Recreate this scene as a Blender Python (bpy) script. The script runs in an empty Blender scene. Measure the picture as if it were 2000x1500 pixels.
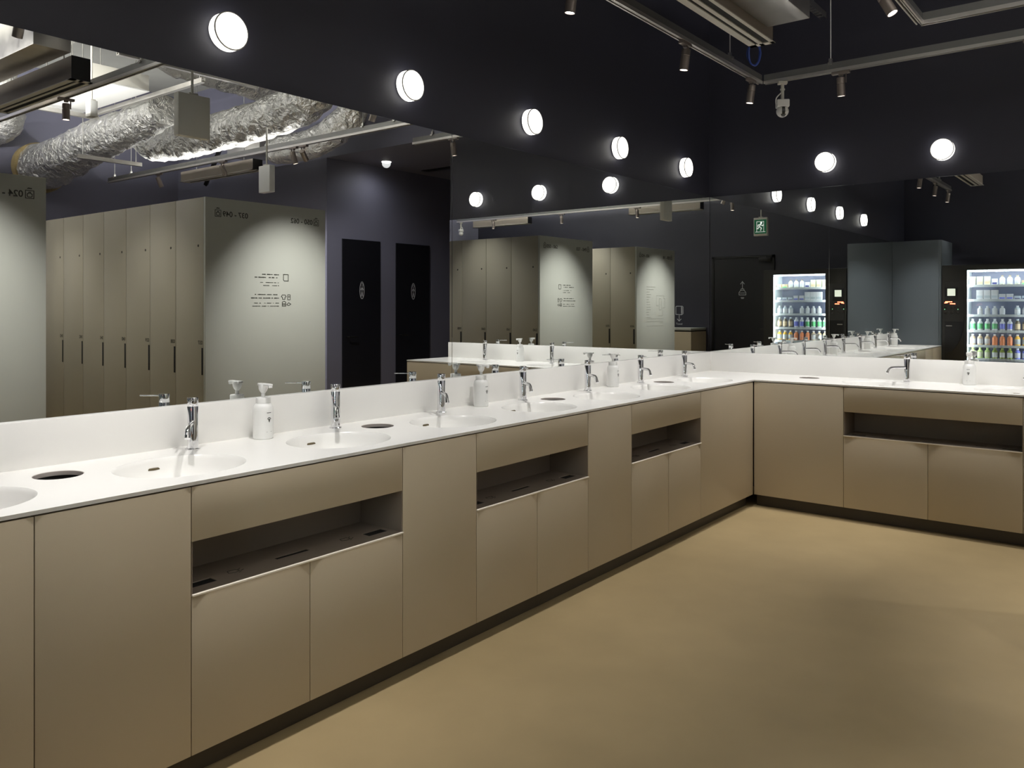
import bpy, bmesh, math, random
from mathutils import Vector, Matrix, noise
random.seed(7)
PI = math.pi
S = bpy.context.scene
C = S.collection

# ------------------------------------------------------------------ camera, world, exposure
cam_d = bpy.data.cameras.new('camera')
cam = bpy.data.objects.new('camera', cam_d); C.objects.link(cam)
cam.location = (2.7199, -5.9344, 1.35)
cam.rotation_euler = (PI/2, 0, math.radians(38.222))
cam_d.sensor_width = 36; cam_d.sensor_fit = 'HORIZONTAL'
cam_d.lens = 36*1595.95/2000
cam_d.shift_y = -(750-598.64)/2000
cam_d.clip_start = 0.02; cam_d.clip_end = 60
S.camera = cam
w = bpy.data.worlds.new('world'); S.world = w; w.use_nodes = True
w.node_tree.nodes['Background'].inputs[0].default_value = (0.5, 0.55, 0.6, 1)
w.node_tree.nodes['Background'].inputs[1].default_value = 0.02
S.view_settings.view_transform = 'Standard'
S.view_settings.look = 'None'
S.view_settings.exposure = 0.0
S.view_settings.gamma = 1.0
S.view_settings.use_curve_mapping = False
S.cycles.max_bounces = 10
S.cycles.glossy_bounces = 8
S.cycles.diffuse_bounces = 5
S.cycles.transparent_max_bounces = 12
S.cycles.sample_clamp_indirect = 6
S.cycles.caustics_reflective = False
S.cycles.caustics_refractive = False
S.cycles.use_denoising = True

K_SPOT = 80.0       # worktop spots
K_PANEL = 200.0     # spots washing the locker end panels
K_DOWN = 44.0       # spots over the locker aisles
K_FILL = 130.0         # uplight lamps added on the rails as fill for ducts and walls
K_DISC = 3.0        # round wall lights

# ------------------------------------------------------------------ materials
def mat(name, col, rough=0.5, metal=0.0, noise_amt=0.0, noise_scale=8.0, bump=0.0, bump_scale=40.0,
        emit=None, emit_s=0.0, coat=0.0, spec=0.5, stretch=None, rough_var=0.0):
    m = bpy.data.materials.new(name); m.use_nodes = True
    nt = m.node_tree; b = nt.nodes['Principled BSDF']
    b.inputs['Base Color'].default_value = (*col, 1)
    b.inputs['Roughness'].default_value = rough
    b.inputs['Metallic'].default_value = metal
    b.inputs['Specular IOR Level'].default_value = spec
    if coat: b.inputs['Coat Weight'].default_value = coat
    if emit:
        b.inputs['Emission Color'].default_value = (*emit, 1)
        b.inputs['Emission Strength'].default_value = emit_s
    tc = nt.nodes.new('ShaderNodeTexCoord'); mp = nt.nodes.new('ShaderNodeMapping')
    nt.links.new(tc.outputs['Object'], mp.inputs[0])
    if stretch: mp.inputs['Scale'].default_value = stretch
    n = nt.nodes.new('ShaderNodeTexNoise'); n.inputs['Scale'].default_value = noise_scale
    n.inputs['Detail'].default_value = 5
    nt.links.new(mp.outputs[0], n.inputs['Vector'])
    if noise_amt:
        mx = nt.nodes.new('ShaderNodeMix'); mx.data_type = 'RGBA'
        mx.inputs[6].default_value = (*[c*(1-noise_amt) for c in col], 1)
        mx.inputs[7].default_value = (*[min(1, c*(1+noise_amt)) for c in col], 1)
        nt.links.new(n.outputs['Fac'], mx.inputs[0]); nt.links.new(mx.outputs[2], b.inputs['Base Color'])
    if rough_var:
        mr = nt.nodes.new('ShaderNodeMapRange')
        mr.inputs['To Min'].default_value = rough-rough_var; mr.inputs['To Max'].default_value = rough+rough_var
        nt.links.new(n.outputs['Fac'], mr.inputs['Value']); nt.links.new(mr.outputs[0], b.inputs['Roughness'])
    if bump:
        n2 = nt.nodes.new('ShaderNodeTexNoise'); n2.inputs['Scale'].default_value = bump_scale
        nt.links.new(mp.outputs[0], n2.inputs['Vector'])
        bp = nt.nodes.new('ShaderNodeBump'); bp.inputs['Strength'].default_value = bump
        bp.inputs['Distance'].default_value = 0.01
        nt.links.new(n2.outputs['Fac'], bp.inputs['Height']); nt.links.new(bp.outputs[0], b.inputs['Normal'])
    return m

def srgb(r, g, b):
    f = lambda c: (c/255/12.92) if c/255 <= 0.04045 else ((c/255+0.055)/1.055)**2.4
    return (f(r), f(g), f(b))

M = {}
M['wall'] = mat('charcoal_paint', srgb(45, 45, 57), 0.55, noise_amt=0.08, noise_scale=1.5, bump=0.05, bump_scale=300)
M['wall_lit'] = mat('charcoal_paint_lit', srgb(116, 116, 134), 0.55, noise_amt=0.08, noise_scale=1.5, bump=0.05, bump_scale=300)  # charcoal paint lightened, brighter light on the locker side put into the colour
M['ceil'] = mat('ceiling_concrete', srgb(150, 150, 146), 0.8, noise_amt=0.15, noise_scale=3)
M['lam'] = mat('taupe_laminate', srgb(186, 173, 150), 0.42, noise_amt=0.04, noise_scale=2, bump=0.03, bump_scale=500)
M['lockdoor'] = mat('locker_door_laminate', srgb(160, 154, 138), 0.45, noise_amt=0.03, noise_scale=2, bump=0.03, bump_scale=500)  # same greige as the panels, warm floor bounce put into the colour
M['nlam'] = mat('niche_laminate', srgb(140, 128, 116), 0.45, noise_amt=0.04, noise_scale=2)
M['lock'] = mat('greige_laminate', srgb(170, 171, 163), 0.45, noise_amt=0.03, noise_scale=2, bump=0.03, bump_scale=500)
M['carc'] = mat('carcass_dark', srgb(58, 52, 46), 0.6, noise_amt=0.1)
M['plinth'] = mat('plinth_dark', srgb(70, 62, 52), 0.5, noise_amt=0.1)
M['white'] = mat('white_solid_surface', srgb(236, 235, 232), 0.22, noise_amt=0.01, noise_scale=4)
M['chrome'] = mat('polished_chrome', (0.82, 0.82, 0.84), 0.06, 1.0, noise_amt=0.02)
M['steel'] = mat('brushed_steel', (0.55, 0.54, 0.52), 0.3, 1.0, noise_amt=0.1, noise_scale=20)
M['aluweb'] = mat('rail_web', (0.27, 0.27, 0.265), 0.45, 0.7, noise_amt=0.08, noise_scale=20)
M['alu'] = mat('rail_aluminium', (0.74, 0.71, 0.68), 0.38, 0.85, noise_amt=0.08, noise_scale=20)
M['alud'] = mat('rail_groove', (0.09, 0.085, 0.08), 0.5, 0.4, noise_amt=0.1)
M['lamp'] = mat('spotlight_body', srgb(150, 140, 134), 0.4, 0.6, noise_amt=0.05)
M['diffuser'] = mat('grille_paint', srgb(214, 211, 202), 0.5, noise_amt=0.04)
M['plenum'] = mat('plenum_brown', srgb(158, 148, 136), 0.6, noise_amt=0.08)
M['black'] = mat('black_plastic', srgb(16, 16, 17), 0.35, noise_amt=0.05)
M['void'] = mat('deep_black', srgb(8, 7, 6), 0.8, noise_amt=0.05)
M['ink'] = mat('dark_print', srgb(52, 52, 46), 0.6, noise_amt=0.02)
M['inkfaint'] = mat('faint_print', srgb(122, 122, 112), 0.6, noise_amt=0.02)
M['inkw'] = mat('pale_print', srgb(200, 200, 205), 0.6, noise_amt=0.02)
M['plastic'] = mat('white_plastic', srgb(238, 238, 236), 0.35, noise_amt=0.01, spec=0.4)
M['door'] = mat('black_door', srgb(22, 22, 28), 0.4, noise_amt=0.06)
M['vend'] = mat('vending_black', srgb(44, 43, 40), 0.32, noise_amt=0.06, noise_scale=3)
M['vendw'] = mat('vending_liner', srgb(225, 230, 232), 0.4, noise_amt=0.02)
M['tall'] = mat('slate_laminate', srgb(100, 108, 114), 0.4, noise_amt=0.06, noise_scale=1.2, spec=0.5)
M['green'] = mat('exit_green', srgb(20, 92, 62), 0.5, noise_amt=0.02, emit=srgb(20, 110, 70), emit_s=0.25)
M['exitw'] = mat('exit_white', srgb(235, 240, 235), 0.5, noise_amt=0.01, emit=(1, 1, 1), emit_s=0.3)
M['galv'] = mat('galvanised_sheet', (0.62, 0.60, 0.57), 0.32, 0.9, noise_amt=0.16, noise_scale=9, bump=0.15, bump_scale=14, rough_var=0.08)
M['wool'] = mat('glass_wool', srgb(176, 156, 112), 0.9, noise_amt=0.2, noise_scale=40, bump=0.5, bump_scale=120)
M['blue'] = mat('blue_cable', srgb(60, 86, 170), 0.4, noise_amt=0.05)
M['overflow'] = mat('overflow_slot', srgb(92, 80, 52), 0.4, 0.3, noise_amt=0.05)
M['sleeve'] = mat('bin_sleeve_metal', srgb(176, 168, 162), 0.4, 0.1, noise_amt=0.05)
M['lip'] = mat('pale_shelf_edge', srgb(246, 238, 224), 0.3, 0.0, noise_amt=0.03)
M['rim'] = mat('grey_glass_rim', srgb(205, 203, 196), 0.2, noise_amt=0.02)
M['tdark'] = mat('dark_bronze', srgb(44, 40, 36), 0.5, 0.2, noise_amt=0.05)

# mirror
m = bpy.data.materials.new('mirror_silver'); m.use_nodes = True; nt = m.node_tree
b = nt.nodes['Principled BSDF']; b.inputs['Metallic'].default_value = 1; b.inputs['Roughness'].default_value = 0.0
nn = nt.nodes.new('ShaderNodeTexNoise'); nn.inputs['Scale'].default_value = 0.5
mx = nt.nodes.new('ShaderNodeMix'); mx.data_type = 'RGBA'
mx.inputs[6].default_value = (0.90, 0.925, 0.91, 1); mx.inputs[7].default_value = (0.92, 0.935, 0.925, 1)
nt.links.new(nn.outputs['Fac'], mx.inputs[0]); nt.links.new(mx.outputs[2], b.inputs['Base Color'])
M['mirror'] = m

# floor: brown micro-cement, cloudy
m = bpy.data.materials.new('brown_microcement'); m.use_nodes = True; nt = m.node_tree
b = nt.nodes['Principled BSDF']; b.inputs['Roughness'].default_value = 0.42
tc = nt.nodes.new('ShaderNodeTexCoord')
n1 = nt.nodes.new('ShaderNodeTexNoise'); n1.inputs['Scale'].default_value = 0.9; n1.inputs['Detail'].default_value = 6
n2 = nt.nodes.new('ShaderNodeTexNoise'); n2.inputs['Scale'].default_value = 5; n2.inputs['Detail'].default_value = 8
nt.links.new(tc.outputs['Object'], n1.inputs['Vector']); nt.links.new(tc.outputs['Object'], n2.inputs['Vector'])
ad = nt.nodes.new('ShaderNodeMath'); ad.operation = 'MULTIPLY_ADD'; ad.inputs[1].default_value = 0.35
nt.links.new(n2.outputs['Fac'], ad.inputs[0]); nt.links.new(n1.outputs['Fac'], ad.inputs[2])
cr = nt.nodes.new('ShaderNodeValToRGB')
cr.color_ramp.elements[0].position = 0.4; cr.color_ramp.elements[0].color = (*srgb(148, 130, 96), 1)
cr.color_ramp.elements[1].position = 0.95; cr.color_ramp.elements[1].color = (*srgb(170, 150, 112), 1)
nt.links.new(ad.outputs[0], cr.inputs[0]); nt.links.new(cr.outputs[0], b.inputs['Base Color'])
mr = nt.nodes.new('ShaderNodeMapRange'); mr.inputs['To Min'].default_value = 0.34; mr.inputs['To Max'].default_value = 0.5
nt.links.new(n1.outputs['Fac'], mr.inputs['Value']); nt.links.new(mr.outputs[0], b.inputs['Roughness'])
M['floor'] = m

# crumpled aluminium foil
m = bpy.data.materials.new('crumpled_foil'); m.use_nodes = True; nt = m.node_tree
b = nt.nodes['Principled BSDF']; b.inputs['Metallic'].default_value = 0.85; b.inputs['Roughness'].default_value = 0.28
b.inputs['Base Color'].default_value = (0.86, 0.85, 0.82, 1)
tc = nt.nodes.new('ShaderNodeTexCoord')
v = nt.nodes.new('ShaderNodeTexVoronoi'); v.inputs['Scale'].default_value = 13
n1 = nt.nodes.new('ShaderNodeTexNoise'); n1.inputs['Scale'].default_value = 11; n1.inputs['Detail'].default_value = 6
n1.inputs['Distortion'].default_value = 1.4
nt.links.new(tc.outputs['Object'], n1.inputs['Vector'])
mv = nt.nodes.new('ShaderNodeVectorMath'); mv.operation = 'MULTIPLY_ADD'; mv.inputs[1].default_value = (0.15, 0.15, 0.15)
nt.links.new(n1.outputs['Color'], mv.inputs[0]); nt.links.new(tc.outputs['Object'], mv.inputs[2])
nt.links.new(mv.outputs[0], v.inputs['Vector'])
ad = nt.nodes.new('ShaderNodeMath'); ad.operation = 'ADD'
nt.links.new(v.outputs['Distance'], ad.inputs[0]); nt.links.new(n1.outputs['Fac'], ad.inputs[1])
bp = nt.nodes.new('ShaderNodeBump'); bp.inputs['Strength'].default_value = 0.75; bp.inputs['Distance'].default_value = 0.05
nt.links.new(ad.outputs[0], bp.inputs['Height']); nt.links.new(bp.outputs[0], b.inputs['Normal'])
M['foil'] = m

# thin window glass
m = bpy.data.materials.new('thin_glass'); m.use_nodes = True; nt = m.node_tree
nt.nodes.remove(nt.nodes['Principled BSDF']); out = nt.nodes['Material Output']
tr = nt.nodes.new('ShaderNodeBsdfTransparent'); tr.inputs[0].default_value = (0.95, 0.97, 0.97, 1)
gl = nt.nodes.new('ShaderNodeBsdfGlossy'); gl.inputs['Roughness'].default_value = 0.02
lw = nt.nodes.new('ShaderNodeFresnel'); lw.inputs['IOR'].default_value = 1.45
ms = nt.nodes.new('ShaderNodeMixShader')
nt.links.new(lw.outputs[0], ms.inputs[0]); nt.links.new(tr.outputs[0], ms.inputs[1]); nt.links.new(gl.outputs[0], ms.inputs[2])
nt.links.new(ms.outputs[0], out.inputs[0])
M['glass'] = m
M['p_back'] = mat('vending_back', srgb(96, 100, 120), 0.5, noise_amt=0.05)

def emis(name, col, s):
    return mat(name, (0.8, 0.8, 0.8), 0.4, emit=col, emit_s=s, noise_amt=0.01)
M['disc'] = emis('opal_glass_lit', (1.0, 0.97, 0.90), K_DISC)
M['lens'] = emis('spot_lens_lit', (1.0, 0.95, 0.88), 12)
M['led'] = emis('led_tube_lit', (0.93, 0.98, 1.0), 40)
M['red'] = emis('red_led_digits', (1.0, 0.12, 0.04), 6)
M['scr'] = emis('payment_screen', (0.85, 0.95, 0.7), 0.6)
M['grn'] = emis('green_led', (0.2, 1.0, 0.4), 1.0)

# ------------------------------------------------------------------ mesh helpers
def box(bm, x0, y0, z0, x1, y1, z1, bev=0.0, seg=2):
    r = bmesh.ops.create_cube(bm, size=1)
    vs = r['verts']
    bmesh.ops.scale(bm, vec=(x1-x0, y1-y0, z1-z0), verts=vs)
    bmesh.ops.translate(bm, vec=((x0+x1)/2, (y0+y1)/2, (z0+z1)/2), verts=vs)
    if bev:
        es = list({e for v in vs for e in v.link_edges})
        bmesh.ops.bevel(bm, geom=es, offset=bev, segments=seg, affect='EDGES', profile=0.5)

def tube(bm, pts, r, n=16, cap=True, rfun=None):
    pts = [Vector(p) for p in pts]
    rings = []
    t0 = (pts[1]-pts[0]).normalized()
    up = Vector((0, 0, 1)) if abs(t0.z) < 0.9 else Vector((1, 0, 0))
    a = t0.cross(up).normalized()
    for i, p in enumerate(pts):
        t = (pts[min(i+1, len(pts)-1)]-pts[max(i-1, 0)]).normalized()
        a = (a - t*a.dot(t)).normalized(); c = t.cross(a)
        rr = r if not isinstance(r, (list, tuple)) else r[min(i, len(r)-1)]
        ring = []
        for k in range(n):
            th = 2*PI*k/n
            q = a*math.cos(th)+c*math.sin(th)
            rk = rr*(rfun(p, q, i) if rfun else 1)
            ring.append(bm.verts.new(p+q*rk))
        rings.append(ring)
    for i in range(len(rings)-1):
        for k in range(n):
            bm.faces.new((rings[i][k], rings[i][(k+1) % n], rings[i+1][(k+1) % n], rings[i+1][k]))
    if cap:
        bm.faces.new(rings[0][::-1]); bm.faces.new(rings[-1])

def lathe(bm, prof, n=32, cx=0, cy=0, sx=1, sy=1):
    """prof: list of (radius, z)"""
    rings = []
    for r, z in prof:
        if r < 1e-6: rings.append([bm.verts.new((cx, cy, z))])
        else: rings.append([bm.verts.new((cx+r*sx*math.cos(2*PI*k/n), cy+r*sy*math.sin(2*PI*k/n), z)) for k in range(n)])
    for a, b in zip(rings, rings[1:]):
        for k in range(n):
            k2 = (k+1) % n
            if len(a) == 1 and len(b) == 1: continue
            if len(a) == 1: bm.faces.new((a[0], b[k2], b[k]))
            elif len(b) == 1: bm.faces.new((a[k], a[k2], b[0]))
            else: bm.faces.new((a[k], a[k2], b[k2], b[k]))

def spline(pts, n=8):
    pts = [Vector(p) for p in pts]; P = [pts[0]*2-pts[1]]+pts+[pts[-1]*2-pts[-2]]; out = []
    for i in range(1, len(P)-2):
        for k in range(n):
            t = k/n
            out.append(0.5*((2*P[i])+(-P[i-1]+P[i+1])*t+(2*P[i-1]-5*P[i]+4*P[i+1]-P[i+2])*t*t+(-P[i-1]+3*P[i]-3*P[i+1]+P[i+2])*t**3))
    out.append(pts[-1]); return out

def obj(name, bm, m, parent=None, smooth=False, loc=None, angle=0.6):
    me = bpy.data.meshes.new(name)
    bmesh.ops.recalc_face_normals(bm, faces=bm.faces)
    if smooth:
        for f in bm.faces: f.smooth = True
        for e in bm.edges:
            if len(e.link_faces) == 2 and e.calc_face_angle(0) > angle: e.smooth = False
    bm.to_mesh(me); bm.free()
    me.materials.append(M[m] if isinstance(m, str) else m)
    o = bpy.data.objects.new(name, me); C.objects.link(o)
    if parent: o.parent = parent
    if loc: o.location = loc
    return o

def bx(name, m, parent, *a, bev=0.0, smooth=False):
    bm = bmesh.new(); box(bm, *a, bev=bev); return obj(name, bm, m, parent, smooth=bool(bev))

def thing(name, label, cat, loc=(0, 0, 0), rz=0.0, group=None):
    o = bpy.data.objects.new(name, None); C.objects.link(o); o.empty_display_size = 0.1
    o.location = loc; o.rotation_euler = (0, 0, rz)
    o['label'] = label; o['category'] = cat
    if group: o['group'] = group
    return o

def tag(o, label, cat, group=None):
    o['label'] = label; o['category'] = cat
    if group: o['group'] = group
    return o

def struct(name, bm, m, parent=None, smooth=False):
    o = obj(name, bm, m, parent, smooth)
    if parent is None: o['kind'] = 'structure'
    return o

def dup(root, loc, rz=None, label=None, group=None):
    r = root.copy(); C.objects.link(r); r.location = loc
    if rz is not None: r.rotation_euler = (0, 0, rz)
    if label: r['label'] = label
    if group: r['group'] = group
    for ch in list(root.children):
        c = ch.copy(); C.objects.link(c); c.parent = r
        for g in list(ch.children):
            d = g.copy(); C.objects.link(d); d.parent = c
    return r

def strokes(bm, polys, wd, y=0.0, th=0.0006):
    """flat line drawing in the local XZ plane, facing -y"""
    for pl in polys:
        for (x0, z0), (x1, z1) in zip(pl, pl[1:]):
            d = Vector((x1-x0, z1-z0)); L = d.length
            if L < 1e-7: continue
            d /= L; nrm = Vector((-d.y, d.x))*wd/2; e = d*wd*0.3
            q = [(x0-e.x+nrm.x, z0-e.y+nrm.y), (x1+e.x+nrm.x, z1+e.y+nrm.y), (x1+e.x-nrm.x, z1+e.y-nrm.y), (x0-e.x-nrm.x, z0-e.y-nrm.y)]
            f = [bm.verts.new((a, y-th, b)) for a, b in q]; g = [bm.verts.new((a, y, b)) for a, b in q]
            bm.faces.new(f)
            for i in range(4): bm.faces.new((f[i], f[(i+1) % 4], g[(i+1) % 4], g[i]))

def circ(cx, cz, r, n=14, a0=0, a1=2*PI, sx=1.0):
    return [(cx+sx*r*math.cos(a0+(a1-a0)*k/n), cz+r*math.sin(a0+(a1-a0)*k/n)) for k in range(n+1)]

def text(name, s, size, m, parent, loc, align='LEFT', bold=0.0):
    cu = bpy.data.curves.new(name, 'FONT'); cu.body = s; cu.size = size; cu.align_x = align
    cu.extrude = 0.0004; cu.offset = bold
    t = bpy.data.objects.new('tmp', cu); C.objects.link(t)
    dg = bpy.context.evaluated_depsgraph_get()
    me = bpy.data.meshes.new_from_object(t.evaluated_get(dg))
    bpy.data.objects.remove(t); bpy.data.curves.remove(cu)
    me.transform(Matrix.Rotation(PI/2, 4, 'X'))
    me.materials.clear(); me.materials.append(M[m]); me.name = name
    o = bpy.data.objects.new(name, me); C.objects.link(o); o.parent = parent; o.location = loc
    return o

ORD = ['first', 'second', 'third', 'fourth', 'fifth', 'sixth', 'seventh', 'eighth', 'ninth', 'tenth', 'eleventh', 'twelfth', 'thirteenth']

# ------------------------------------------------------------------ room shell
D = 0.587           # worktop depth
XE = 2.735          # end of the back wall (passage begins)
YA = -5.60          # end of the long worktop
YR = -6.31          # rear wall
XF = 7.77           # far wall
ZC = 4.2
bm = bmesh.new(); box(bm, -0.2, -6.5, -0.1, XF+0.15, 2.9, 0); struct('floor', bm, 'floor')
bm = bmesh.new(); box(bm, -0.2, -6.5, ZC, XF+0.15, 0.16, ZC+0.1); struct('ceiling', bm, 'ceil')
bm = bmesh.new(); box(bm, -0.2, -6.5, 0, -0.012, 0.16, ZC); struct('wall_left', bm, 'wall')
bm = bmesh.new(); box(bm, -0.012, 0.012, 0, XE, 0.16, ZC); struct('wall_back', bm, 'wall')
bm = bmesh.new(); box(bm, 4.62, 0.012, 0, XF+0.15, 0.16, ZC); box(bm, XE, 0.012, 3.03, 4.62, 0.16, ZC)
struct('wall_back_right', bm, 'wall_lit')
bm = bmesh.new(); box(bm, XF, -6.5, 0, XF+0.15, 0.012, ZC); struct('wall_right', bm, 'wall_lit')
bm = bmesh.new(); box(bm, -0.012, -6.46, 0, XF, YR, ZC); struct('wall_front', bm, 'wall')
bm = bmesh.new(); box(bm, XE-0.15, 0.16, 0, XE, 2.85, 3.1); struct('wall_passage_left', bm, 'wall_lit')
bm = bmesh.new(); box(bm, 4.62, 0.16, 0, 4.77, 2.85, 3.1); struct('wall_passage_right', bm, 'wall_lit')
bm = bmesh.new(); box(bm, XE, 2.7, 0, 4.62, 2.85, 3.1); struct('wall_passage_end', bm, 'wall_lit')
bm = bmesh.new(); box(bm, XE, 0.16, 3.03, 4.62, 2.7, 3.13); struct('ceiling_passage', bm, 'wall_lit')

# doors ----------------------------------------------------------
def make_door(i, wd, ht, loc, rz, lever_side, icon, txt=None):
    bm = bmesh.new(); box(bm, -wd/2, -0.012, 0.006, wd/2, 0, ht, bev=0.002)
    o = struct('door_%d' % i, bm, 'door'); o.location = loc; o.rotation_euler = (0, 0, rz)
    s = lever_side
    bm = bmesh.new(); tube(bm, [(s*(wd/2-0.06), -0.012, 1.0), (s*(wd/2-0.06), -0.06, 1.0), (s*(wd/2-0.17), -0.062, 1.0)], 0.009, 10)
    lathe_bm = bm; struct('door_handle', lathe_bm, 'black', o, True)
    bm = bmesh.new(); strokes(bm, icon, 0.009, -0.0125); struct('door_symbol', bm, 'inkw', o)
    if txt:
        text('door_lettering', txt, 0.04, 'inkw', o, (0, -0.0125, 1.44), 'CENTER')
    return o
man = [circ(0, 1.605, 0.014), [(0, 1.585), (0, 1.53), (-0.012, 1.47)], [(0, 1.53), (0.012, 1.47)], [(-0.018, 1.545), (0, 1.58), (0.018, 1.545)], circ(0, 1.54, 0.10, sx=0.33)]
make_door(1, 0.585, 2.13, (4.62, 0.52, 0), -PI/2, 1, man)
make_door(2, 0.59, 2.13, (4.62, 1.365, 0), -PI/2, 1, man)
arrow_up = [[(0, 1.62), (0, 1.74)], [(-0.03, 1.70), (0, 1.74), (0.03, 1.70)],
            [(-0.055, 1.53), (-0.055, 1.57), (-0.03, 1.60), (0.03, 1.60), (0.055, 1.57), (0.055, 1.53), (-0.055, 1.53)],
            [(-0.03, 1.60), (-0.02, 1.625), (0.02, 1.625), (0.03, 1.60)], [(-0.04, 1.56), (0.04, 1.56)], [(-0.025, 1.49), (0.025, 1.49)], [(-0.018, 1.475), (0.02, 1.475)]]
d3 = make_door(3, 0.94, 2.1, (2.34, YR, 0), PI, 1, arrow_up)
bm = bmesh.new(); box(bm, 0.28, -0.07, 2.04, 0.47, -0.012, 2.1, bev=0.004); tube(bm, [(0.40, -0.06, 2.105), (0.1, -0.05, 2.12), (-0.1, -0.03, 2.13)], 0.008, 8)
struct('door_closer', bm, 'black', d3, True)
bm = bmesh.new()
for a in ((-0.51, 0, -0.47, 2.14), (0.47, 0, 0.51, 2.14), (-0.51, 2.1, 0.51, 2.14)): box(bm, a[0], -0.02, a[1], a[2], 0, a[3])
struct('door_frame', bm, 'black', d3)

# ------------------------------------------------------------------ mirrors
def mirror(label, a):
    bm = bmesh.new(); box(bm, *a, bev=0.0008, seg=1); return tag(obj('wall_mirror', bm, 'mirror'), label, 'mirror', 'frameless mirrors above the washbasins')
mirror('long frameless mirror on the left wall, the panel nearer the camera', (-0.012, YA, 0.985, 0.0, -2.9585, 2.199))
mirror('long frameless mirror on the left wall, the panel reaching the corner', (-0.012, -2.9565, 0.985, 0.0, 0.0, 2.199))
mirror('frameless mirror on the back wall reflecting the vending machine', (0.0015, 0.0, 0.985, XE, 0.0115, 2.199))

# ------------------------------------------------------------------ worktop
TZ, TH = 0.855, 0.010
FY = [-0.624-0.628*k for k in range(8)]                       # taps on the left run
HY = [-1.107-1.2553*k for k in range(4)]                      # bin holes
SY = [-1.579, -2.837, -4.10, -5.36]                           # soap bottles
FX = [1.434, 2.20]; SX = [1.795]; HX = [0.831]
basins = [(0.335, y-0.18, 0) for y in FY]+[(x-0.14, -0.335, 1) for x in FX]
holes = [(0.186, y) for y in HY]+[(x, -0.2) for x in HX]
e = 0.001
BA, BB, NB = 0.178, 0.20, 64
HR = 0.068
X1, Y1 = D-e, -e
bm = bmesh.new(); cells = []
for (x, y, k) in basins:
    if k == 0: cells.append(('A', y-BB-0.012, y+BB+0.012, x, y, BA, BB))
    else: cells.append(('B', x-BB-0.012, x+BB+0.012, x, y, BB, BA))
for (x, y) in holes:
    if x < 0.5: cells.append(('A', y-HR-0.012, y+HR+0.012, x, y, HR, HR))
    else: cells.append(('B', x-HR-0.012, x+HR+0.012, x, y, HR, HR))
def rect(x0, y0, x1, y1):
    bm.faces.new([bm.verts.new((a, b, TZ)) for a, b in ((x0, y0), (x1, y0), (x1, y1), (x0, y1))])
def holed(x0, y0, x1, y1, cx, cy, rx, ry):
    corners = [math.atan2((y-cy)/ry, (x-cx)/rx) % (2*PI) for x in (x0, x1) for y in (y0, y1)]
    an = sorted({2*PI*i/NB for i in range(NB)} | set(corners)); an2 = [an[0]]
    for a in an[1:]:
        if a-an2[-1] > 0.02: an2.append(a)
        elif a in corners: an2[-1] = a
    inn, out, low = [], [], []
    for a in an2:
        dx, dy = rx*math.cos(a), ry*math.sin(a)
        t = min(((x1-cx)/dx if dx > 1e-9 else (x0-cx)/dx if dx < -1e-9 else 1e9), ((y1-cy)/dy if dy > 1e-9 else (y0-cy)/dy if dy < -1e-9 else 1e9))
        inn.append(bm.verts.new((cx+dx, cy+dy, TZ))); out.append(bm.verts.new((cx+dx*t, cy+dy*t, TZ))); low.append(bm.verts.new((cx+dx, cy+dy, TZ-TH)))
    n = len(an2)
    for i in range(n):
        k = (i+1) % n
        bm.faces.new((inn[i], out[i], out[k], inn[k])); bm.faces.new((low[i], inn[i], inn[k], low[k]))
cur = YA+e
for c in sorted([c for c in cells if c[0] == 'A'], key=lambda c: c[1]):
    if c[1] > cur: rect(e, cur, X1, c[1])
    holed(e, c[1], X1, c[2], *c[3:]); cur = c[2]
rect(e, cur, X1, -D+e) if cur < -D+e else None
top_a = max(cur, -D+e)
if cur > -D+e: rect(X1, -D+e, X1+0.0001, top_a)
rect(e, top_a, X1, Y1)
curx = X1
for c in sorted([c for c in cells if c[0] == 'B'], key=lambda c: c[1]):
    if c[1] > curx: rect(curx, -D+e, c[1], Y1)
    holed(c[1], -D+e, c[2], Y1, *c[3:]); curx = c[2]
rect(curx, -D+e, XE-e, Y1)
ol = [(e, YA+e), (X1, YA+e), (X1, -D+e), (XE-e, -D+e), (XE-e, Y1), (e, Y1)]
for (a, b) in zip(ol, ol[1:]+ol[:1]):
    bm.faces.new([bm.verts.new((p_[0], p_[1], z)) for p_, z in ((a, TZ), (b, TZ), (b, TZ-TH), (a, TZ-TH))])
bmesh.ops.remove_doubles(bm, verts=bm.verts, dist=1e-6)
slab_bm = bm
wt = thing('vanity_worktop', 'white L-shaped solid worktop with oval basins and round bin holes under the mirrors', 'worktop', (0, 0, 0))
obj('slab', slab_bm, 'white', wt)
bx('backsplash', 'white', wt, 0.0005, YA, TZ-0.001, 0.02, -0.0005, 1.0, bev=0.001)
bx('backsplash', 'white', wt, 0.0195, -0.02, TZ-0.001, XE, -0.0005, 1.0, bev=0.001)
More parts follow.
